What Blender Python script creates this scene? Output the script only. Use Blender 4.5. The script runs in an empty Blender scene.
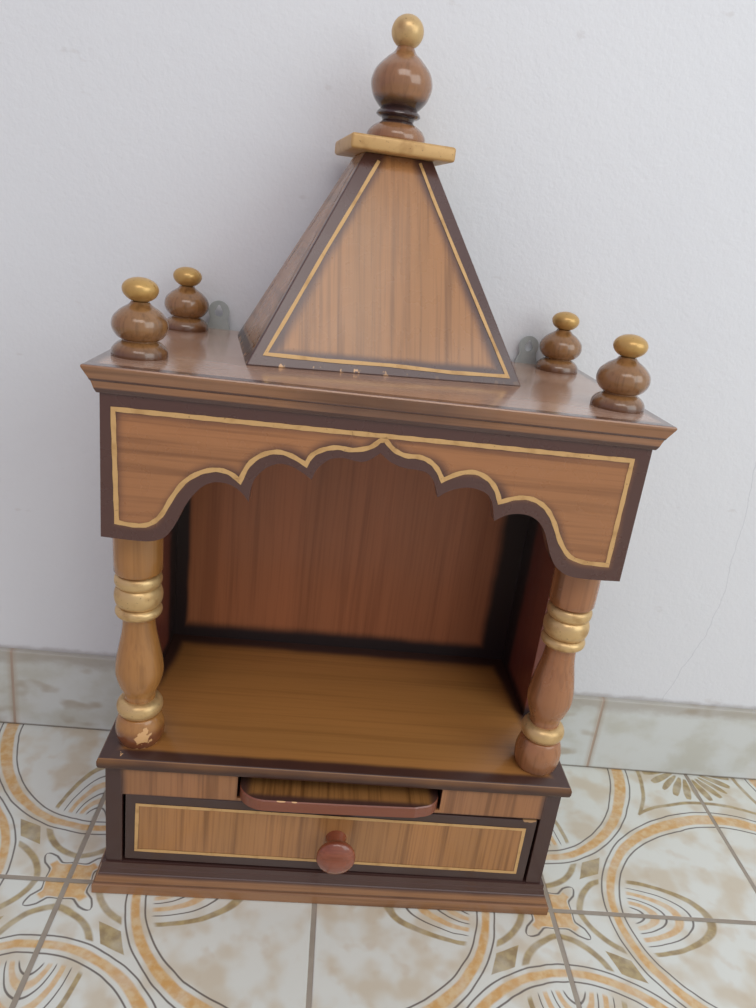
import bpy, bmesh, math
from mathutils import Matrix, Vector
C = bpy.context.scene.collection
SC = bpy.context.scene
PI = math.pi

# ------------------------------------------------------------------ camera, world, lights, exposure
CAM_POS = (-0.0318, -0.4711, 0.5180)
PITCH, ROLL, YAW, FPX = 0.3437, 0.1239, 0.0742, 749.87
cd = bpy.data.cameras.new('camera'); cam = bpy.data.objects.new('camera', cd); C.objects.link(cam)
cd.sensor_fit = 'HORIZONTAL'; cd.sensor_width = 36.0; cd.lens = FPX / 756 * 36.0; cd.clip_start = 0.01
F = Vector((math.sin(YAW)*math.cos(PITCH), math.cos(YAW)*math.cos(PITCH), -math.sin(PITCH)))
R = Vector((math.cos(YAW), -math.sin(YAW), 0)); U = R.cross(F)
R2 = math.cos(ROLL)*R + math.sin(ROLL)*U; U2 = -math.sin(ROLL)*R + math.cos(ROLL)*U
M = Matrix((R2, U2, -F)).transposed().to_4x4(); M.translation = CAM_POS
cam.matrix_world = M
SC.camera = cam

w = bpy.data.worlds.new('world'); SC.world = w; w.use_nodes = True
bg = w.node_tree.nodes['Background']
bg.inputs[1].default_value = 0.74
wt = w.node_tree; wc = wt.nodes.new('ShaderNodeTexCoord'); wx_ = wt.nodes.new('ShaderNodeSeparateXYZ'); wr = wt.nodes.new('ShaderNodeValToRGB')
wm = wt.nodes.new('ShaderNodeMapRange'); wm.inputs[1].default_value = -1; wm.inputs[2].default_value = 1
wt.links.new(wc.outputs['Generated'], wx_.inputs[0]); wt.links.new(wx_.outputs[0], wm.inputs[0]); wt.links.new(wm.outputs[0], wr.inputs[0]); wt.links.new(wr.outputs[0], bg.inputs[0])
wr.color_ramp.elements[0].position = .15; wr.color_ramp.elements[0].color = (.60, .54, .67, 1)   # the room is dimmer to the left
wr.color_ramp.elements[1].position = .85; wr.color_ramp.elements[1].color = (.90, .97, 1.0, 1)

def area(name, loc, target, size, power, color):
    ld = bpy.data.lights.new(name, 'AREA'); ld.shape = 'RECTANGLE'; ld.size, ld.size_y = size
    ld.energy = power; ld.color = color
    o = bpy.data.objects.new(name, ld); C.objects.link(o); o.location = loc
    o.rotation_euler = (Vector(target) - Vector(loc)).to_track_quat('-Z', 'Y').to_euler()
    return o
area('window_light', (1.35, -1.0, 1.15), (0.2, 0.1, 0.3), (1.3, 1.3), 11, (0.92, 0.99, 1.0))
area('ceiling_light', (0.1, -1.5, 2.2), (0, 0.1, 0.2), (1.6, 0.9), 13, (1.0, 0.96, 0.92))

vs = SC.view_settings
vs.view_transform = 'Standard'; vs.look = 'None'; vs.gamma = 1.0; vs.exposure = 0.02; vs.use_curve_mapping = False

# ------------------------------------------------------------------ node expression helper
class NT:
    def __init__(s, name):
        s.m = bpy.data.materials.new(name); s.m.use_nodes = True
        s.t = s.m.node_tree; s.n = s.t.nodes; s.l = s.t.links
        s.b = s.n['Principled BSDF']
    def node(s, typ, **k):
        n = s.n.new(typ)
        for a, v in k.items(): setattr(n, a, v)
        return n
    def link(s, src, dst):
        if isinstance(src, E): src = src.s
        if isinstance(src, bpy.types.NodeSocket): s.l.new(src, dst)
        else: dst.default_value = src
    def math(s, op, *a, clamp=False):
        n = s.node('ShaderNodeMath', operation=op, use_clamp=clamp)
        for i, v in enumerate(a): s.link(v, n.inputs[i])
        return E(s, n.outputs[0])
    def smooth(s, x, a, b, lo=0.0, hi=1.0):
        n = s.node('ShaderNodeMapRange', interpolation_type='SMOOTHSTEP')
        s.link(x, n.inputs[0])
        for i, v in enumerate((a, b, lo, hi)): s.link(v, n.inputs[1 + i])
        return E(s, n.outputs[0])
    def mix(s, f, a, b, blend='MIX'):
        n = s.node('ShaderNodeMix', data_type='RGBA', blend_type=blend)
        s.link(f, n.inputs[0])
        for v, i in ((a, 6), (b, 7)):
            if isinstance(v, tuple) and len(v) == 3: v = v + (1,)
            s.link(v, n.inputs[i])
        return n.outputs[2]
    def obj(s):
        n = s.node('ShaderNodeTexCoord'); v = n.outputs['Object']
        x = s.node('ShaderNodeSeparateXYZ'); s.l.new(v, x.inputs[0])
        return v, E(s, x.outputs[0]), E(s, x.outputs[1]), E(s, x.outputs[2])
    def vec(s, x, y, z):
        n = s.node('ShaderNodeCombineXYZ')
        for i, v in enumerate((x, y, z)): s.link(v, n.inputs[i])
        return n.outputs[0]
    def noise(s, v, scale=(1, 1, 1), detail=3, rough=.5, dist=0.0):
        mp = s.node('ShaderNodeMapping'); s.l.new(v, mp.inputs[0]); mp.inputs['Scale'].default_value = scale
        n = s.node('ShaderNodeTexNoise'); s.l.new(mp.outputs[0], n.inputs['Vector'])
        n.inputs['Scale'].default_value = 1; n.inputs['Detail'].default_value = detail
        n.inputs['Roughness'].default_value = rough; n.inputs['Distortion'].default_value = dist
        return E(s, n.outputs[0])
    def attr(s, name):
        n = s.node('ShaderNodeAttribute', attribute_name=name); return E(s, n.outputs['Fac'])
    def bump(s, h, strength=.3, dist=.001):
        n = s.node('ShaderNodeBump'); n.inputs['Strength'].default_value = strength
        n.inputs['Distance'].default_value = dist; s.link(h, n.inputs['Height']); s.l.new(n.outputs[0], s.b.inputs['Normal'])
class E:
    def __init__(s, t, sock): s.t = t; s.s = sock
    def __add__(s, o): return s.t.math('ADD', s, o)
    __radd__ = __add__
    def __sub__(s, o): return s.t.math('SUBTRACT', s, o)
    def __rsub__(s, o): return s.t.math('SUBTRACT', o, s)
    def __mul__(s, o): return s.t.math('MULTIPLY', s, o)
    __rmul__ = __mul__
    def __truediv__(s, o): return s.t.math('DIVIDE', s, o)
    def __pow__(s, o): return s.t.math('POWER', s, o)
    def abs(s): return s.t.math('ABSOLUTE', s)
    def sqrt(s): return s.t.math('SQRT', s)
    def max(s, o): return s.t.math('MAXIMUM', s, o)
    def min(s, o): return s.t.math('MINIMUM', s, o)
def L(r, g, b):
    f = lambda c: ((c/255 + .055)/1.055)**2.4 if c > 10 else c/255/12.92
    return (f(r), f(g), f(b))

# ------------------------------------------------------------------ materials
LIGHT = L(172, 122, 78); DARK = L(76, 50, 44)
def wood(name, light=LIGHT, grain='z', burst=None, rough=.26, streak=.5, dark=DARK, scale=1.0, seed=0.0, chip=None, coat=.35, flat=False, dusty_sheen=None):
    """varnished veneer; burst(t, x, y, z) -> 0..1 amount of sprayed dark stain; chip(t,x,y,z) -> bare wood"""
    t = NT(name); v, x, y, z = t.obj()
    sv = t.vec(x + seed, y + seed*.7, z + seed*1.3)
    if flat: sv = t.vec(x + seed, y*.02, z + seed*1.3)
    a, b = 95*scale, 2.2*scale
    sc = {'z': (a, a, b), 'x': (b, a, a), 'y': (a, b, a)}[grain]
    n1 = t.noise(sv, sc, 4, .62, .15)
    n2 = t.noise(sv, tuple(c*4.5 for c in sc), 2, .6)
    n3 = t.noise(sv, tuple(c*.22 for c in sc), 2, .5, .4)
    lo = tuple(c*k for c, k in zip(light, (.52, .46, .42)))
    hi = tuple(min(1, c*k) for c, k in zip(light, (1.16, 1.12, 1.1)))
    st = t.smooth(n1, .50, .66) * (streak*1.25)
    col = t.mix(t.smooth(n3, .3, .7), light, hi)
    col = t.mix(st, col, lo)
    col = t.mix(t.smooth(n2, .45, .70) * (streak*.75), col, lo)
    if burst is not None:
        f = burst(t, x, y, z)
        wob = t.noise(v, (25, 25, 25), 2)
        f = t.smooth(f + (wob - .5)*.35, .12, .88)
        col = t.mix(f, col, dark)
    if chip is not None:
        c = chip(t, x, y, z, v)
        col = t.mix(c, col, L(214, 165, 112))
    if dusty_sheen:   # pale wall reflection with some dusty haze, painted into the upward surface's colour
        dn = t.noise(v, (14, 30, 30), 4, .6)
        col = t.mix(t.smooth(z, dusty_sheen[0], dusty_sheen[0] + .0003)*t.smooth(dn, .25, .7, .5, 1.0)*(1.0 - f*.9)*dusty_sheen[1], col, L(204, 178, 162))
    t.link(col, t.b.inputs['Base Color'])
    rn = t.noise(v, (60, 60, 60), 3)
    t.link(rn*.14 + (rough - .05), t.b.inputs['Roughness'])
    t.b.inputs['Coat Weight'].default_value = coat; t.b.inputs['Coat Roughness'].default_value = .12
    t.bump(n1*.5 + n2*.5, .12, .0006)
    return t.m
def near(x, a, w):            # 1 where |x-a| small, fading over w
    return x.t.smooth((x - a).abs(), 0.0, w, 1.0, 0.0)
def edge_box(u, v, u0, u1, v0, v1, w0, w1):
    t = u.t
    d = (u - u0).min(u1 - u).min((v - v0).min(v1 - v))
    return t.smooth(d, w0, w1, 1.0, 0.0)

def gold(name, col=L(214, 176, 112), metal=.75, rough=.36):
    t = NT(name); v, x, y, z = t.obj()
    n = t.noise(v, (90, 90, 90), 4); n2 = t.noise(v, (500, 500, 500), 2)
    c = t.mix(t.smooth(n, .48, .72)*.45, col, L(150, 104, 52))
    c = t.mix(t.smooth(n2, .66, .75)*.5, c, L(96, 62, 34))
    t.link(c, t.b.inputs['Base Color']); t.b.inputs['Metallic'].default_value = metal
    t.link(n*.2 + (rough - .1), t.b.inputs['Roughness']); t.bump(n, .15, .0005)
    return t.m
GOLD = gold('gold_paint_metallic', L(208, 174, 122), .5, .34)
GLINE = gold('gold_line_paint', L(206, 164, 108), .05, .5)

W_FASCIA = wood('fascia_veneer', L(160, 108, 68), 'x', lambda t, x, y, z: t.attr('burst'), streak=.45, dark=L(80, 50, 44))
W_TURN = wood('turned_wood', L(176, 116, 62), 'z', None, .24, .35, scale=.8)
def chip_left(t, x, y, z, v):
    d = (((x - .0062)*1.0)**2.0 + ((z - .0120)*.8)**2.0).sqrt() + (t.noise(v, (240, 240, 240), 1) - .5)*.011 + t.smooth(y, -.005, .0, 0.0, .02)
    a = t.smooth(d, .0042, .0050, 1.0, 0.0)
    base = t.smooth((z + (t.noise(v, (300, 300, 60), 2) - .5)*.006), .0009, .0014, 1.0, 0.0)
    return a.max(base)
def base_dark(t, x, y, z): return t.smooth(z, .004, .024, .75, 0.0)
W_COL_L = wood('column_wood_worn', L(160, 112, 62), 'z', lambda t, x, y, z: t.smooth(z, .010, .022, .62, 0.0), .2, .32, scale=.8, chip=chip_left, dark=L(105, 52, 36))
W_COL_R = wood('column_wood', L(152, 102, 66), 'z', lambda t, x, y, z: t.smooth(z, .010, .026, .25, 0.0), .24, .5, scale=.7, seed=3.0)

# floor tiles ------------------------------------------------------
GX, GY, TS = 0.1915, 0.0021, 0.2
def floor_material():
    t = NT('decorated_floor_tiles'); v, x, y, z = t.obj()
    wob = t.noise(v, (22, 22, 22), 2); wob2 = t.noise(v, (24, 20, 30), 2, .5, .6)
    u0 = (x - GX)/TS; v0 = (y - GY)/TS
    u = u0 + (wob - .5)*.022; vv = v0 + (wob2 - .5)*.022
    a = t.math('PINGPONG', u, 1.0); b = t.math('PINGPONG', vv, 1.0)
    s = a.max(b); q = a.min(b)
    dx = 1.0 - s
    r = (dx*dx + q*q).sqrt(); phi = t.math('ARCTAN2', q, dx)*(2/PI)
    Rr = t.smooth(phi, 0.0, .78, .715, .610)
    hw = t.smooth(phi, 0.0, 1.0, .011, .026)
    dl = (r - Rr).abs()
    soft = lambda d, w, f=.007: t.smooth(d, w, w + f, 1.0, 0.0)
    orange = soft(dl, hw, .010)
    line = soft((dl - (hw + .025)).abs(), .0014, .004)
    inside = t.smooth(r - Rr, -.075, -.055, 1.0, 0.0)
    # lens strokes inside the band
    e = (((s - .3)/.4)**2.0 + (q/.185)**2.0).sqrt()
    front = t.smooth(s, .35, .37)
    olive = soft((e - 1.0).abs(), .035, .03)*inside*front
    line = line.max(soft((e - .80).abs(), .006, .012)*inside*front)
    orange = orange.max(soft((e - .645).abs(), .035, .03)*inside*front*.85)
    line = line.max(soft((e - .50).abs(), .006, .012)*inside*front)
    orange = orange.max(soft((e - .385).abs(), .03, .03)*inside*front*.8)
    line = line.max(soft((e - .27).abs(), .006, .014)*inside*front)
    # lozenge on the diagonal
    al = (s + q)*.7071; ac = (s - q)*.7071
    loz = t.smooth((al - .346).abs()/.098 + ac.abs()/.043, .92, 1.02, 1.0, 0.0)
    # star petals
    wl = t.math('MAXIMUM', (0.182 - al), 0.0)
    half = t.math('MINIMUM', wl.sqrt()*.13, .026) + t.smooth(al, .045, .105, .05, 0.0)
    pet = (ac - half)
    line = line.max(soft(pet.abs(), .0016, .005)*t.smooth(al, .05, .06)*t.smooth(al, .182, .186, 1.0, 0.0))
    star = t.smooth(pet, -.014, -.006, 1.0, 0.0)*t.smooth(al, .115, .13, 1.0, 0.0)
    orange = orange.max(star)
    # curved strokes beside the star
    cr = (((s - .345)**2.0 + (q + .035)**2.0).sqrt() - .222).abs()
    st = soft(cr, .008, .010)*t.smooth(s, .262, .275, 1.0, 0.0)*t.smooth(r - Rr, .045, .055)
    olive = olive.max(st).max(loz)
    # fan in its frame around the other corner
    fx = 1.0 - s; fy = 1.0 - q
    frame = soft((fy - (.27 + (fx*fx)*.75)).abs(), .006, .009)*t.smooth(fx, .385, .39, 1.0, 0.0)
    fr = (fx*fx + fy*fy).sqrt(); fa = t.math('ARCTAN2', fx, fy)*(180/PI)
    seg = (t.math('PINGPONG', fa - 6.0, 8.0) - 8.0).abs()*(PI/180)
    peta = t.smooth(seg*fr - (fr - .06)*.9*((.264 - fr).max(0.0)**.5)*.62, -.003, .003, 1.0, 0.0)*t.smooth(fr, .08, .10)*t.smooth(fr, .25, .258, 1.0, 0.0)
    olive = olive.max(frame).max(peta)
    # body colours
    m1 = t.noise(v, (34, 34, 34), 2, .4); m2 = t.noise(v, (60, 60, 60), 2, .4)
    base = t.mix(t.smooth(m1, .42, .68)*.8, L(222, 223, 215), L(206, 192, 168))
    base = t.mix(t.smooth(m2, .55, .75)*.35, base, L(198, 176, 146))
    br = t.noise(v, (140, 140, 140), 3)
    oc = t.mix(t.smooth(br, .35, .68), L(212, 160, 88), L(222, 190, 140))
    lc = t.mix(t.smooth(br, .3, .7), L(142, 114, 62), L(178, 154, 98))
    fade = t.smooth(t.noise(v, (45, 45, 45), 2), .3, .6, .72, 1.0)
    c = t.mix(orange*fade*.92, base, oc); c = t.mix(olive*fade*.85, c, lc)
    c = t.mix(line*.85, c, L(86, 74, 68))
    gu = (t.math('PINGPONG', u0, .5)); gv = t.math('PINGPONG', v0, .5)
    gd = gu.min(gv)
    gn = t.noise(v, (60, 60, 60), 3)
    g = t.smooth(gd + (gn - .5)*.002, .0092, .0112, 1.0, 0.0)
    c = t.mix(g, c, t.mix(gn, L(140, 128, 114), L(176, 166, 152)))
    t.link(c, t.b.inputs['Base Color'])
    t.link(t.smooth(g, 0.0, 1.0, .34, .85), t.b.inputs['Roughness'])
    t.bump(t.smooth(gd, .008, .014) + m2*.05, .5, .0015)
    return t.m

JOINTS = (-0.632, -0.328, -0.024, 0.280, 0.584)
def skirt_material():
    t = NT('marbled_skirting_tile'); v, x, y, z = t.obj()
    n1 = t.noise(v, (16, 16, 22), 4, .55); n2 = t.noise(v, (38, 38, 60), 4, .6)
    c = t.mix(t.smooth(n1, .42, .66), L(210, 213, 210), L(196, 196, 186))
    c = t.mix(t.smooth(t.noise(v, (24, 24, 40), 2, .4), .62, .74)*.6, c, L(160, 142, 114))
    top = t.smooth(z + (n2 - .5)*.016, .070, .082)
    c = t.mix(top*.55, c, L(158, 146, 130))
    d = None
    for j in JOINTS:
        k = (x - j).abs(); d = k if d is None else d.min(k)
    g = t.smooth(d + (n2 - .5)*.0008, .0009, .0016, 1.0, 0.0)
    halo = t.smooth(d, .001, .007, .4, 0.0)
    c = t.mix(halo, c, L(170, 146, 118)); c = t.mix(g, c, L(176, 156, 140))
    bot = t.smooth(z, .0012, .003, 1.0, 0.0)
    c = t.mix(bot*.8, c, L(110, 98, 84))
    t.link(c, t.b.inputs['Base Color']); t.b.inputs['Roughness'].default_value = .4
    t.bump(t.smooth(d, .0006, .002), .4, .001)
    return t.m

def wall_material():
    t = NT('painted_plaster'); v, x, y, z = t.obj()
    n1 = t.noise(v, (5, 5, 5), 3); n2 = t.noise(v, (260, 260, 260), 2, .6); n3 = t.noise(v, (60, 60, 60), 4)
    c = t.mix(n1, L(222, 223, 226), L(228, 229, 231))
    pts = [(.392, .48), (.3688, .3576), (.3752, .30), (.3738, .2563), (.3766, .22), (.3708, .1709), (.357, .13), (.3445, .0893)]
    wx = x + (n3 - .5)*.006; d = None
    for (ax, az), (bx, bz) in zip(pts, pts[1:]):
        ex, ez = bx - ax, bz - az; l2 = ex*ex + ez*ez
        h = ((wx - ax)*ex + (z - az)*ez)/l2
        h = h.max(0.0).min(1.0)
        k = ((wx - ax - h*ex)**2.0 + (z - az - h*ez)**2.0).sqrt()
        d = k if d is None else d.min(k)
    crack = t.smooth(d, .0001, .0007, .27, 0.0)
    c = t.mix(crack, c, L(160, 162, 170))
    sm = t.smooth(t.noise(v, (34, 34, 70), 3), .70, .78)*.25
    c = t.mix(sm, c, L(190, 182, 176))
    low = t.smooth(z + (n3 - .5)*.008, .087, .093, .6, 0.0)
    c = t.mix(low, c, L(168, 162, 156))
    t.link(c, t.b.inputs['Base Color']); t.b.inputs['Roughness'].default_value = .6
    t.bump(n2 + n3*1.2, .25, .0012)
    return t.m

# ------------------------------------------------------------------ mesh helpers
def link(name, bm, mats, parent=None, loc=(0, 0, 0), smooth=False, angle=None):
    bmesh.ops.recalc_face_normals(bm, faces=bm.faces)
    me = bpy.data.meshes.new(name); bm.to_mesh(me); bm.free()
    for m in (mats if isinstance(mats, (list, tuple)) else [mats]): me.materials.append(m)
    o = bpy.data.objects.new(name, me); C.objects.link(o); o.location = loc
    if parent: o.parent = parent
    if smooth or angle:
        for p in me.polygons: p.use_smooth = True
        if angle: me.set_sharp_from_angle(angle=angle)
    return o
def box(bm, x0, x1, y0, y1, z0, z1, bev=0.0, seg=2, mat=0):
    vs_ = [bm.verts.new((x, y, z)) for x in (x0, x1) for y in (y0, y1) for z in (z0, z1)]
    fs = [bm.faces.new([vs_[i] for i in q]) for q in ((0, 1, 3, 2), (4, 6, 7, 5), (0, 4, 5, 1), (2, 3, 7, 6), (0, 2, 6, 4), (1, 5, 7, 3))]
    for f in fs: f.material_index = mat
    if bev:
        es = list({e for f in fs for e in f.edges})
        bmesh.ops.bevel(bm, geom=es, offset=bev, segments=seg, profile=.5, affect='EDGES', material=-1)
def sweep(bm, prof, W, yf, yb):
    """rectangular moulding: prof = [(side_overhang, front_overhang, z)], flush at the back"""
    rings = []
    for o, of, z in prof:
        rings.append([bm.verts.new(p) for p in ((-W-o, yf-of, z), (W+o, yf-of, z), (W+o, yb, z), (-W-o, yb, z))])
    for a, b in zip(rings, rings[1:]):
        for i in range(4): bm.faces.new((a[i], a[(i+1) % 4], b[(i+1) % 4], b[i]))
    bm.faces.new(rings[0]); bm.faces.new(rings[-1])
def lathe(bm, prof, n=48, mat=0, axis='z'):
    rings = []
    for z, r in prof:
        if r < 1e-6: rings.append([bm.verts.new((0, 0, z))]); continue
        rings.append([bm.verts.new((r*math.cos(2*PI*i/n), r*math.sin(2*PI*i/n), z)) for i in range(n)])
    for a, b in zip(rings, rings[1:]):
        for i in range(n):
            j = (i+1) % n
            if len(a) == 1: f = bm.faces.new((a[0], b[j], b[i]))
            elif len(b) == 1: f = bm.faces.new((a[i], a[j], b[0]))
            else: f = bm.faces.new((a[i], a[j], b[j], b[i]))
            f.material_index = mat
    for rg in (rings[0], rings[-1]):
        if len(rg) > 2: bm.faces.new(rg).material_index = mat
    if axis == 'y': bmesh.ops.rotate(bm, verts=bm.verts, cent=(0, 0, 0), matrix=Matrix.Rotation(PI/2, 3, 'X'))
def spline(P, k=6):
    out = []
    for i in range(len(P)-1):
        p0 = P[max(i-1, 0)]; p1 = P[i]; p2 = P[i+1]; p3 = P[min(i+2, len(P)-1)]
        for j in range(k):
            t = j/k
            out.append(tuple(.5*((2*b) + (-a+c)*t + (2*a-5*b+4*c-d)*t*t + (-a+3*b-3*c+d)*t**3) for a, b, c, d in zip(p0, p1, p2, p3)))
    out.append(P[-1]); return out
def bead(z0, z1, r0, r, n=7):        # half-round ring profile between z0 and z1
    return [(z0 + (z1-z0)*(1-math.cos(PI*i/n))/2, r0 + (r-r0)*math.sin(PI*i/n)) for i in range(n+1)]
def ribbon(bm, pts, width, to3, closed=False, mat=1):
    """flat painted line along 2D pts (metres); to3 maps (a, b) to 3D"""
    n = len(pts); Lr, Rr = [], []
    for i in range(n):
        p = Vector(pts[i]); a = Vector(pts[(i-1) % n]) if (closed or i > 0) else None
        b = Vector(pts[(i+1) % n]) if (closed or i < n-1) else None
        d1 = (p-a).normalized() if a is not None else (b-p).normalized()
        d2 = (b-p).normalized() if b is not None else d1
        t = (d1+d2); t = t.normalized() if t.length > .2 else d1
        nn = Vector((-t.y, t.x)); k = 1/max(.45, abs(nn.dot(Vector((-d1.y, d1.x)))))
        wv = width/2*min(k, 1.9)*(1 + .10*math.sin(i*1.7))
        Lr.append(bm.verts.new(to3(*(p+nn*wv)))); Rr.append(bm.verts.new(to3(*(p-nn*wv))))
    for i in range(n if closed else n-1):
        j = (i+1) % n
        f = bm.faces.new((Lr[i], Lr[j], Rr[j], Rr[i])); f.material_index = mat
def resample(P, step, closed=False):
    out = []; Q = P + [P[0]] if closed else P
    for a, b in zip(Q, Q[1:]):
        n = max(1, int(math.dist(a, b)/step))
        out += [tuple(u + (v-u)*i/n for u, v in zip(a, b)) for i in range(n)]
    if not closed: out.append(P[-1])
    return out

# ------------------------------------------------------------------ the setting
WALL_Y, SK_Y, SK_H = 0.1975, 0.1915, 0.0869
def struct(o): o['kind'] = 'structure'; return o
bm = bmesh.new(); box(bm, -2.0, 2.0, -2.2, WALL_Y + .1, -.05, 0.0); struct(link('floor', bm, floor_material()))
bm = bmesh.new(); box(bm, -2.0, 2.0, WALL_Y, WALL_Y + .1, 0.0, 2.6); struct(link('wall_back', bm, wall_material()))
bm = bmesh.new(); box(bm, -2.0, 2.0, SK_Y, WALL_Y + .001, 0.0, SK_H, .0012, 2); struct(link('baseboard_back', bm, skirt_material()))

# ------------------------------------------------------------------ the shrine
root = bpy.data.objects.new('home_shrine', None); C.objects.link(root)
root.rotation_euler = (0, 0, 0.0134)
root['label'] = 'brown varnished wooden home shrine with gold-lined arch and spire on the tiled floor'
root['category'] = 'shrine'
YB = 0.186
WB = .1769

# plinth
def b_pl(t, x, y, z): return t.smooth(z, .0125, .020).max(t.smooth(z, .0085, .0105)*t.smooth(z, .0105, .0125, .55, 0.0))
W_PL = wood('plinth_wood', L(146, 104, 70), 'x', b_pl, .3, .5)
bm = bmesh.new()
sweep(bm, [(.0085, .0053, 0), (.0095, .0063, .001), (.0095, .0063, .0085), (.0088, .0056, .0098), (.0078, .0048, .0100), (.0076, .0046, .0118),
           (.0066, .004, .0145), (.0050, .003, .0180), (.0042, .0024, .0186), (.0038, .002, .0225), (.003, .0016, .0238), (.0028, .0014, .0282)], WB, 0.0, YB)
link('plinth', bm, W_PL, root)

# case with the drawer opening and the slot of the sliding tray
WD, ZD0, ZD1, ZT = .1642, .0282, .0947, .1203
def b_case(t, x, y, z):
    st = t.smooth(x.abs(), .155, .170)
    corner = t.smooth(z, .093, .097, 1.0, 0.0)
    return st.max(corner).max(t.smooth(y, .001, .003)).max(t.smooth(z, .114, .121, 0.0, .7))
W_CASE = wood('case_veneer', L(154, 106, 68), 'z', b_case, .3, .55, dark=L(66, 42, 38))
bm = bmesh.new()
T0, T1, TX0, TX1 = .0975, .1180, -.0775, .0815
box(bm, -WB, -WD, 0, YB, ZD0, ZT, .0006); box(bm, WD, WB, 0, YB, ZD0, ZT, .0006)
box(bm, -WD, TX0, 0, .012, ZD1, ZT); box(bm, TX1, WD, 0, .012, ZD1, ZT)
box(bm, TX0, TX1, 0, .012, T1, ZT); box(bm, TX0, TX1, 0, .012, ZD1, T0)
box(bm, -WD, WD, .0005, YB, ZD0 - .001, ZD0 + .0006)
box(bm, -WD, WD, YB - .006, YB, ZD0, ZT)
box(bm, -WD, WD, .012, YB - .006, ZD1, ZD1 + .0025)
link('case', bm, W_CASE, root)

# drawer, a little crooked in its opening
def b_dr(t, x, y, z): return edge_box(x, z, -.1622, .1622, -.0318, .0318, .0075, .0125)
def chip_dr(t, x, y, z, v):
    n = t.noise(v, (260, 260, 260), 3)
    return t.smooth(near(x, .156, .012)*near(z, .0318, .0045) + (n - .5)*.9, .55, .65)*.6
W_DR = wood('drawer_veneer', L(164, 116, 70), 'z', b_dr, .3, .6, dark=L(66, 46, 42), chip=chip_dr)
bm = bmesh.new()
box(bm, -.1622, .1622, 0, .010, -.0318, .0318, .0007)
for sx in (-1, 1): box(bm, sx*.155-.003, sx*.155+.003, .010, .16, -.028, .022)
box(bm, -.152, .152, .010, .16, -.028, -.025); box(bm, -.152, .152, .155, .16, -.025, .022)
rect = [(-.1530, .0225), (-.1535, -.0222), (.1537, -.0222), (.1530, .0225)]
ribbon(bm, resample(rect, .012, True), .0026, lambda a, b: (a, -.0003, b), True)
drawer = link('drawer', bm, [W_DR, GLINE], root, (0, .0006, .0614)); drawer.rotation_euler = (0, math.radians(.38), 0)
W_KNOB = wood('knob_wood', L(136, 72, 48), 'x', None, .2, .4, coat=.5)
bm = bmesh.new()
lathe(bm, spline([(0, .0085), (.003, .0078), (.0095, .0072), (.0125, .0095), (.0155, .0138), (.0185, .0152), (.0215, .0144), (.0242, .0105), (.0252, .0078)], 5) + [(.0256, .0070), (.0254, 0)], 40, axis='y')
k = link('knob', bm, W_KNOB, drawer, (.0030, 0, .0012), angle=math.radians(50)); k['label'] = 'reddish brown turned knob'

# sliding tray
def chip_tray(t, x, y, z, v):
    n = t.noise(v, (160, 160, 160), 3)
    e = near(z, .1078, .0011)
    m = near(x, -.043, .006).max(near(x, -.033, .004)).max(near(x, .036, .013))
    return t.smooth(e*m*t.smooth(y, -.0123, -.0117, 1.0, 0.0) + (n - .5)*.35, .36, .46)*t.smooth(y, -.0121, -.0115, 1.0, 0.0)
def b_tray(t, x, y, z): return t.smooth(y, -.010, -.001, 1.0, 0.0).max(t.smooth((x - .0025).abs(), .064, .076))*.8
TRAY_Z0, TRAY_Z1 = .0985, .1080
W_TRAY = wood('tray_veneer', L(150, 104, 58), 'y', b_tray, .3, .8, chip=chip_tray)
t_lip = wood('tray_lip', L(124, 70, 50), 'x', None, .3, .15, chip=chip_tray)
bm = bmesh.new()
def tray_outline():
    P = [(.0800, .11), (.0800, .006)]
    for i in range(1, 10): a = i/10*PI/2; P.append((.0800 - .016*(1-math.cos(a)), .006 - .0155*math.sin(a)))
    P += [(.060, -.0110), (.030, -.0118), (0, -.0124), (-.030, -.0128), (-.055, -.0128)]
    for i in range(1, 10): a = i/10*PI/2; P.append((-.055 - .0210*math.sin(a), -.0128 + .018*(1-math.cos(a))))
    P += [(-.0760, .008), (-.0760, .11)]
    return P
P = tray_outline()
lo = [bm.verts.new((x, y, TRAY_Z0)) for x, y in P]; m1 = [bm.verts.new((x, y, TRAY_Z1 - .0008)) for x, y in P]
hi = [bm.verts.new((x*.995, y + (.0007 if y < .1 else 0), TRAY_Z1)) for x, y in P]
n = len(P)
for a, b in ((lo, m1), (m1, hi)):
    for i in range(n): bm.faces.new((a[i], a[(i+1) % n], b[(i+1) % n], b[i])).material_index = 1
bm.faces.new(hi).material_index = 0; bm.faces.new(lo).material_index = 1
tr = link('sliding_tray', bm, [W_TRAY, t_lip], root); tr['label'] = 'pull-out tray with rounded reddish front edge'

# shelf (the temple floor)
ZL = .1307
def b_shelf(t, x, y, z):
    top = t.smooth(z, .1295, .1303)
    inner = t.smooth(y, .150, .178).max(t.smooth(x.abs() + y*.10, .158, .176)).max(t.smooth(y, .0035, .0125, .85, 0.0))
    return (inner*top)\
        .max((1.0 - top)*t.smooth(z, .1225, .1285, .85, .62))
def chip_shelf(t, x, y, z, v):
    n = t.noise(v, (420, 420, 420), 2)
    d = ((x + .164)**2.0 + ((y - .0015)*1.6)**2.0).sqrt()
    e = ((x - .170)**2.0 + ((y - .0010)*1.6)**2.0).sqrt()
    return t.smooth(n - t.smooth(d.min(e + .004), .003, .011, 0.0, .6), .58, .62)
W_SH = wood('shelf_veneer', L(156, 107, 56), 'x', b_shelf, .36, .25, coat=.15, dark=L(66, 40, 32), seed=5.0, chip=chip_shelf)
bm = bmesh.new()
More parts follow.
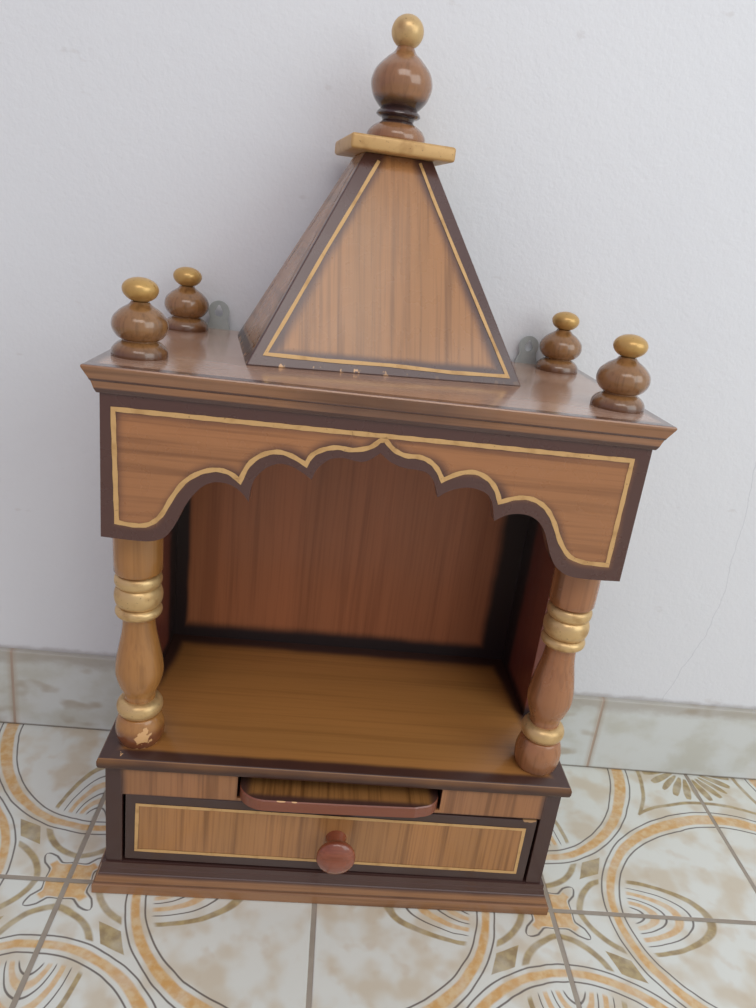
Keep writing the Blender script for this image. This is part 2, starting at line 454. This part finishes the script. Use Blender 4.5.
sweep(bm, [(.0, -.0005, ZT), (.0030, .0030, ZT), (.0044, .0044, ZT + .0015), (.0050, .0050, ZT + .0038), (.0050, .0050, ZL - .0032), (.0042, .0042, ZL - .0010), (.0026, .0026, ZL)], WB, 0.0, YB)
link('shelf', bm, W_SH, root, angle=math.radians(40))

# back and side panels
ZC0, ZC1 = .4079, .4256
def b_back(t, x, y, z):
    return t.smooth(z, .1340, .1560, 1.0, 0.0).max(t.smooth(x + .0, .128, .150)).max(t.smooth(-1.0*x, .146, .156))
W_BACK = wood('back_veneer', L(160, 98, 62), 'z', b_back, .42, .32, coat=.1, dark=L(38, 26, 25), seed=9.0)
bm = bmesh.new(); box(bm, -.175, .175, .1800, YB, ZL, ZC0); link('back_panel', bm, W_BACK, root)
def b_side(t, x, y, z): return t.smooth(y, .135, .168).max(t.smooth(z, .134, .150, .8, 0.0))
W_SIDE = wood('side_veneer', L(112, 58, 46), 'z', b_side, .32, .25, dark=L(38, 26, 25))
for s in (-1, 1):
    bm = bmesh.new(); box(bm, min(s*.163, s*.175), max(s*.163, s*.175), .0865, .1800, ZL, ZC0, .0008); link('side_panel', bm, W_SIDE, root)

# columns
col = [(0, .0150), (.002, .0166), (.007, .0181), (.013, .0180), (.0185, .0160), (.0205, .0146)]
colA = spline(col, 4)
vase = spline([(.0365, .0118), (.040, .0122), (.047, .0150), (.0565, .0174), (.066, .0170), (.078, .0150), (.090, .0126), (.100, .0116), (.1045, .0122)], 5)
for s, mt in ((-1, W_COL_L), (1, W_COL_R)):
    bm = bmesh.new()
    up = .0032 if s < 0 else .0068        # the two are turned by hand and not quite alike
    zm = lambda P_: [(z + (up*min(1, z/.020) if z < .15 else 0), r_) for z, r_ in P_]
    prof = zm(colA + [(.0212, .0128), (.0360, .0112)] + vase + [(.1058, .0125), (.1380, .0135), (.1396, .0140), (.1400, .0160), (.1415, .0169)]) + [(.155, .0171), (.2768, .0172)]
    lathe(bm, prof, 56)
    c = link('column', bm, mt, root, (-.1564 if s < 0 else .158, .0225, ZL), angle=math.radians(45))
    c.rotation_euler = (0, -.019 if s < 0 else 0, 0)
    c['label'] = 'turned column with a chipped base' if s < 0 else 'turned column with a whole base'
    for z0, z1, r0, r in ((.0208, .0345, .0115, .0171), (.1046, .1136, .0118, .0167), (.1132, .1294, .0128, .0172), (.1290, .1385, .0138, .0168)):
        bm = bmesh.new()
        lathe(bm, [(z + up, q) for z, q in bead(z0, z1, r0, r, 10)], 56)
        g = link('ring', bm, GOLD, c, (0, 0, 0), smooth=True); g['label'] = 'gold painted ring'

# scalloped fascia
OUT = [(-175.5,312.0),(-156.9,311.3),(-144.1,311.6),(-135.2,315.0),(-130.0,321.4),(-126.5,328.0),(-123.7,335.0),(-120.7,340.8),(-117.2,346.4),(-110.7,353.6),(-102.8,357.0),(-93.4,356.0),(-86.0,351.2),(-81.5,345.6),
(-80.6,354.3),(-78.3,361.9),(-72.3,369.2),(-64.7,373.2),(-57.1,372.9),(-49.2,369.4),(-42.2,364.8),(-39.6,372.0),(-34.7,377.5),(-30.0,380.3),(-23.0,381.4),(-12.6,379.9),(-6.5,381.9),(-0.1,387.1),(7.2,381.8),(16.5,378.8),(26.0,378.2),(32.3,376.4),(37.2,370.8),(40.6,361.0),
(48.1,366.4),(58.1,369.6),(66.0,369.2),(73.3,366.3),(77.6,360.0),(80.6,348.3),(87.6,352.8),(95.2,354.9),(103.4,354.4),(111.0,350.4),(116.5,343.1),(120.2,334.6),(124.0,326.2),(129.5,318.7),(139.0,313.4),(153.9,312.1),(175.5,312.6)]
GOLDL = [(-39.8,398.4),(1.8,398.6),(56.3,398.8),(122.2,398.8),(163.9,399.0),(163.9,324.0),(148.4,324.3),(136.8,327.8),(128.0,338.0),(121.5,350.5),(115.5,359.0),(109.0,364.0),(101.1,366.6),(92.0,365.8),(82.0,361.9),(78.7,369.5),(72.4,376.6),(62.9,380.6),(52.7,379.0),(42.2,373.2),(37.5,380.5),(31.6,385.2),(24.8,387.2),(16.0,387.2),(7.9,390.5),(2.0,396.3),
(-1.4,395.3),(-7.4,390.2),(-18.0,387.4),(-27.8,388.0),(-36.4,385.8),(-43.2,381.4),(-46.7,374.8),(-56.4,379.6),(-65.6,381.2),(-75.1,378.0),(-83.0,370.6),(-87.8,359.2),(-94.4,364.0),(-103.2,365.4),(-113.1,362.4),(-122.8,355.2),(-130.2,344.0),(-136.0,332.5),(-140.8,326.5),(-147.0,322.9),(-155.5,322.2),(-165.2,323.3),(-167.4,398.2)]
OUT = [(a/1000, b/1000) for a, b in OUT]; GOLDL = [(a/1000, b/1000) for a, b in GOLDL]
YF, YFB = -.0102, .0020
def smooth_keep(P, cusps, k=4):
    out = []; seg = [P[0]]
    for p in P[1:]:
        seg.append(p)
        if p in cusps: out += spline(seg, k)[:-1]; seg = [p]
    return out + spline(seg, k)
cus = {p for i, p in enumerate(OUT) if round(p[0], 4) in (-.0815, -.0422, -.0001, .0406, .0806)}
OS = smooth_keep(OUT, cus)
OSX = [OS[0]]
for p in OS[1:]:
    if p[0] > OSX[-1][0] + 2e-5: OSX.append(p)
full = resample([(-.1755, ZC0 - .0004)] + OSX + [(.1755, ZC0 - .0004)], .0015, True)
def dist_out(x, z):
    return min(math.hypot(x-a, z-b) for a, b in full)
bm = bmesh.new(); lay = bm.verts.layers.float.new('burst')
NR = 30; cols = []
for x, zb in OSX:
    c_ = []
    for j in range(NR+1):
        f = j/NR; z = zb + (ZC0 - zb)*f
        v = bm.verts.new((x, YF, z)); d = dist_out(x, z)
        if j in (0, NR): d = 0
        v[lay] = 1 - min(1, max(0, (d - .0050)/.0125)); c_.append(v)
    cols.append(c_)
for a, b in zip(cols, cols[1:]):
    for j in range(NR): bm.faces.new((a[j], b[j], b[j+1], a[j+1]))
back = []
for x, zb in OSX:
    pr = []
    for z in (zb, ZC0):
        v = bm.verts.new((x, YFB, z)); v[lay] = 1; pr.append(v)
    back.append(pr)
for i in range(len(OSX)-1):
    bm.faces.new((back[i][0], back[i][1], back[i+1][1], back[i+1][0]))
    bm.faces.new((cols[i][0], back[i][0], back[i+1][0], cols[i+1][0]))
    bm.faces.new((cols[i][NR], cols[i+1][NR], back[i+1][1], back[i][1]))
bm.faces.new(cols[0] + [back[0][1], back[0][0]]); bm.faces.new(cols[-1] + [back[-1][1], back[-1][0]])
gc = {p for p in GOLDL if round(p[0], 4) in (.1639, .0820, .0422, .0020, -.0014, -.0467, -.0878, -.1652, -.1674, .1484)}
GS = smooth_keep(GOLDL + [GOLDL[0]], gc, 4)[:-1]
ribbon(bm, resample(GS, .004, True), .0031, lambda a, b: (a, YF - .0003, b), True)
fa = link('fascia', bm, [W_FASCIA, GLINE], root); fa['label'] = 'scalloped arch board outlined in gold'

# cornice
def b_corn(t, x, y, z):
    lower = t.smooth(z, .4095, .4125, 1.0, 0.0)
    groove = near(z, .4162, .0016)*.95
    mid = t.smooth(x.abs(), .03, .10, .55, 0.0)*t.smooth(z, .424, .4252, 1.0, 0.0)
    topedge = t.smooth(z, .4250, .4255)*(t.smooth(y, -.0125, -.0085, 1.0, 0.0).max(t.smooth(x.abs(), .172, .180, 0.0, .8)))*t.smooth(y, -.0192, -.0172)
    return lower.max(groove).max(mid).max(topedge*.95)
def chip_corn(t, x, y, z, v):
    n = t.noise(v, (120, 400, 400), 4, .6)
    e = t.smooth(z, .4240, .4250)*near(y, -.0165, .0035)
    return t.smooth(e*n, .56, .62)*.7
W_CORN = wood('cornice_wood', L(150, 106, 74), 'x', b_corn, .20, .5, chip=chip_corn, dark=L(78, 50, 44), coat=.6, dusty_sheen=(ZC1 - .0004, .50))
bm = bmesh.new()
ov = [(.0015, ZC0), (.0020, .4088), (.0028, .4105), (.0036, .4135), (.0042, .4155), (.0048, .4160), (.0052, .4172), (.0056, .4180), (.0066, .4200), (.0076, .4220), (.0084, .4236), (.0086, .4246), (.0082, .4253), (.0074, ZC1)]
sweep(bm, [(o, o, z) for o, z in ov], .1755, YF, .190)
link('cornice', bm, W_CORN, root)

# spire: crooked tapering roof block with its gold cap and finial
PA = .17; PXY = (-.0119, .1500)
spire_frame = Matrix.Translation((PXY[0], PXY[1], 0)) @ Matrix.Rotation(PA, 4, 'Z')
PS, PTp, Z0, Z1 = .0997, .0254, ZC1, .5719
qx, qy = .0063*math.cos(PA), -.0063*math.sin(PA)
Bq = [(-PS, -PS), (PS, -PS), (PS, .008), (-PS, .0355)]
Tq = [(-PTp+qx, -PTp+qy), (PTp+qx, -PTp+qy), (PTp+qx, PTp+qy-.006), (-PTp+qx, PTp+qy-.006)]
def b_spire(t, x, y, z):
    f = (z - Z0)/(Z1 - Z0)
    l = -PS + f*(-PTp + qx + PS); r = PS + f*(PTp + qx - PS)
    side = (x - l).min(r - x)
    fr = t.smooth(side, .007, .026, 1.0, 0.0).max(t.smooth(z, Z0 + .006, Z0 + .016, 1.0, 0.0)).max(t.smooth(f, .93, 1.0, 0.0, .5))
    lf = t.smooth(x - l, .0008, .0022, 1.0, 0.0)
    yf_ = -PS + f*(-PTp + qy + PS)
    eb = t.smooth(y - yf_, .002, .008, 1.0, 0.0).max(t.smooth(z, Z0 + .006, Z0 + .012, 1.0, 0.0))
    return fr*(1.0 - lf) + eb*lf
def chip_spire(t, x, y, z, v):
    n = t.noise(v, (130, 130, 45), 3, .6)
    return t.smooth(n*t.smooth(z, Z0 + .002, Z0 + .009, 1.0, 0.0), .58, .62)*t.smooth(x, -.02, .02, .9, .1)
W_SP = wood('spire_veneer', L(158, 111, 68), 'z', b_spire, .26, .6, chip=chip_spire, dark=L(80, 52, 47), seed=2.0, flat=True)
bm = bmesh.new()
vb = [bm.verts.new((x, y, Z0)) for x, y in Bq]; vt = [bm.verts.new((x, y, Z1)) for x, y in Tq]
for i in range(4): bm.faces.new((vb[i], vb[(i+1) % 4], vt[(i+1) % 4], vt[i]))
bm.faces.new(vb); bm.faces.new(vt)
bmesh.ops.bevel(bm, geom=list(bm.edges), offset=.0009, segments=2, profile=.5, affect='EDGES')
def on_face(x, z):
    f = (z - Z0)/(Z1 - Z0); yy = Bq[0][1] + f*(Tq[0][1] - Bq[0][1])
    return (x, yy - .00045, z)
gl = [(-.0093, .5670), (-.0262, .5380), (-.0470, .5030), (-.0680, .4660), (-.0868, .4336), (-.045, .4326), (0, .4328), (.045, .4314), (.0885, .4318), (.0690, .4710), (.0500, .5090), (.0320, .5460), (.0215, .5695)]
ribbon(bm, resample(gl, .010), .0024, on_face)
def on_left(y, z):
    f = (z - Z0)/(Z1 - Z0); xx = Bq[0][0] + f*(Tq[0][0] - Bq[0][0])
    return (xx - .00045, y, z)
ribbon(bm, resample([(-.0155, .562), (-.082, .436), (.022, .434), (.005, .562)], .01), .0020, on_left, mat=2)
spire = link('spire', bm, [W_SP, GLINE, wood('faded_line', L(150, 112, 82), 'z', None)], root)
spire.matrix_local = spire_frame
spire['label'] = 'tapering spire block with gold-lined front face'
bm = bmesh.new(); box(bm, -.0384, .0384, -.0384, .0384, 0, .0102, .0022, 3)
GCAP = gold('gold_cap_paint', L(200, 160, 104), .2, .42)
cap = link('spire_cap', bm, GCAP, root, angle=math.radians(50))
cap.matrix_local = Matrix.Translation((PXY[0]+.0063, PXY[1]-.0006, Z1)) @ Matrix.Rotation(PA - .009, 4, 'Z')
cap['label'] = 'gold painted square cap'
# top finial
def b_fin(t, x, y, z): return t.smooth(z, .0250, .0360, 1.0, 0.0)*t.smooth(z, .0125, .0150)
W_TF = wood('top_finial_wood', L(140, 98, 64), 'z', b_fin, .18, .3, coat=.7, dark=L(58, 38, 34))
bm = bmesh.new()
pf = spline([(0, .0212), (.004, .0222), (.008, .0212), (.012, .0175), (.0150, .0122)], 5) + [(.0162, .0116), (.0180, .0124), (.0188, .0150), (.0200, .0165), (.0216, .0160), (.0232, .0142), (.0240, .0137)]
pf += spline([(.0242, .0142), (.0300, .0194), (.0370, .0222), (.0430, .0224), (.0500, .0196), (.0570, .0130), (.0610, .0082), (.0655, .0058)], 6)[1:]
lathe(bm, pf, 56)
FT = Vector((-.0044, .1494, .5813))
tf = link('finial', bm, W_TF, root, FT, angle=math.radians(40)); tf['label'] = 'tall top finial with onion-shaped bulb'
def ball(rx, rz, zc, n=18, flat=0.0):
    P_ = []
    for i in range(n+1):
        a = -PI/2 + PI*i/n
        P_.append((zc + rz*math.sin(a)*(1 - flat*(math.sin(a) > 0)), max(rx*math.cos(a), 0 if i in (0, n) else 1e-4)))
    P_[0] = (P_[0][0], 0); P_[-1] = (P_[-1][0], 0)
    return P_
bm = bmesh.new(); lathe(bm, ball(.0117, .0112, .0742), 40)
g = link('tip', bm, GOLD, tf, smooth=True); g['label'] = 'gold ball tip'
# corner finials
def b_cf(t, x, y, z): return t.smooth(z, .0, .013, .6, 0.0)
W_CF = wood('corner_finial_wood', L(136, 98, 60), 'z', b_cf, .2, .5, coat=.6, dark=L(80, 46, 34))
bm = bmesh.new()
pf = spline([(0, .0179), (.0020, .0181), (.0050, .0172), (.0080, .0145), (.0100, .0112)], 5) + spline([(.0104, .0112), (.0125, .0145), (.0165, .0172), (.0205, .0178), (.0250, .0164), (.0295, .0120), (.0325, .0074), (.0345, .0058)], 6)
lathe(bm, pf, 48)
f0 = link('finial', bm, W_CF, root, (-.1608, .0275, ZC1), angle=math.radians(40))
GTIP = gold('gold_tip_worn', L(196, 156, 92), .4, .3)
bm = bmesh.new(); lathe(bm, ball(.0114, .0083, .0422, flat=.12), 40)
t0 = link('tip', bm, GTIP, f0, smooth=True); t0['label'] = 'flattened gold tip'
for x, y in ((.1606, .0275), (-.1583, .1690), (.1568, .1690)):
    f1 = f0.copy(); C.objects.link(f1); f1.location = (x, y, ZC1)
    t1 = t0.copy(); C.objects.link(t1); t1.parent = f1

# keyhole hanging plates at the back
def metal():
    t = NT('zinc_plate'); v, x, y, z = t.obj(); n = t.noise(v, (200, 200, 200), 3)
    t.link(t.mix(n, L(166, 174, 172), L(190, 196, 194)), t.b.inputs['Base Color'])
    t.b.inputs['Metallic'].default_value = .25; t.b.inputs['Roughness'].default_value = .5
    return t.m
ZINC = metal()
bm = bmesh.new()
outer = [(0, -.019), (.0100, -.019), (.0096, -.0125), (.0078, -.0085), (.0074, -.0058)]
outer += [(.0088*math.cos(math.radians(d)), .0088*math.sin(math.radians(d))) for d in range(-30, 211, 10)]
outer += [(-.0074, -.0058), (-.0078, -.0085), (-.0096, -.0125), (-.0100, -.019)]
inner = [(0, -.0045)] + [(.0036*math.cos(math.radians(d)), -.0009 + .0036*math.sin(math.radians(d))) for d in range(-70, 50, 15)]
inner += [(.0015, .0038), (.0010, .0050), (0, .0054), (-.0010, .0050), (-.0015, .0038)]
inner += [(-x, z) for x, z in reversed(inner[1:9])]
N = 60
def even(P, N):
    Q = P + [P[0]]; L_ = [0]
    for p, q_ in zip(Q, Q[1:]): L_.append(L_[-1] + math.dist(p, q_))
    out = []; j = 0
    for i in range(N):
        d = L_[-1]*i/N
        while L_[j+1] < d: j += 1
        f = (d - L_[j])/(L_[j+1] - L_[j]); out.append(tuple(u + (v_-u)*f for u, v_ in zip(Q[j], Q[j+1])))
    return out
outer, inner = even(outer, N), even(inner, N)
rings = [[[bm.verts.new((x, yy, z)) for x, z in P_] for P_ in (outer, inner)] for yy in (0, .0014)]
for i in range(N):
    j = (i+1) % N
    bm.faces.new((rings[0][0][i], rings[0][0][j], rings[0][1][j], rings[0][1][i]))
    bm.faces.new((rings[1][0][i], rings[1][1][i], rings[1][1][j], rings[1][0][j]))
    bm.faces.new((rings[0][0][i], rings[1][0][i], rings[1][0][j], rings[0][0][j]))
    bm.faces.new((rings[0][1][i], rings[0][1][j], rings[1][1][j], rings[1][1][i]))
h0 = link('hanging_plate', bm, ZINC, root, (-.1352, .1901, .4405)); h0['label'] = 'grey metal keyhole hanging plate'
h1 = h0.copy(); C.objects.link(h1); h1.location = (.1350, .1901, .4408)
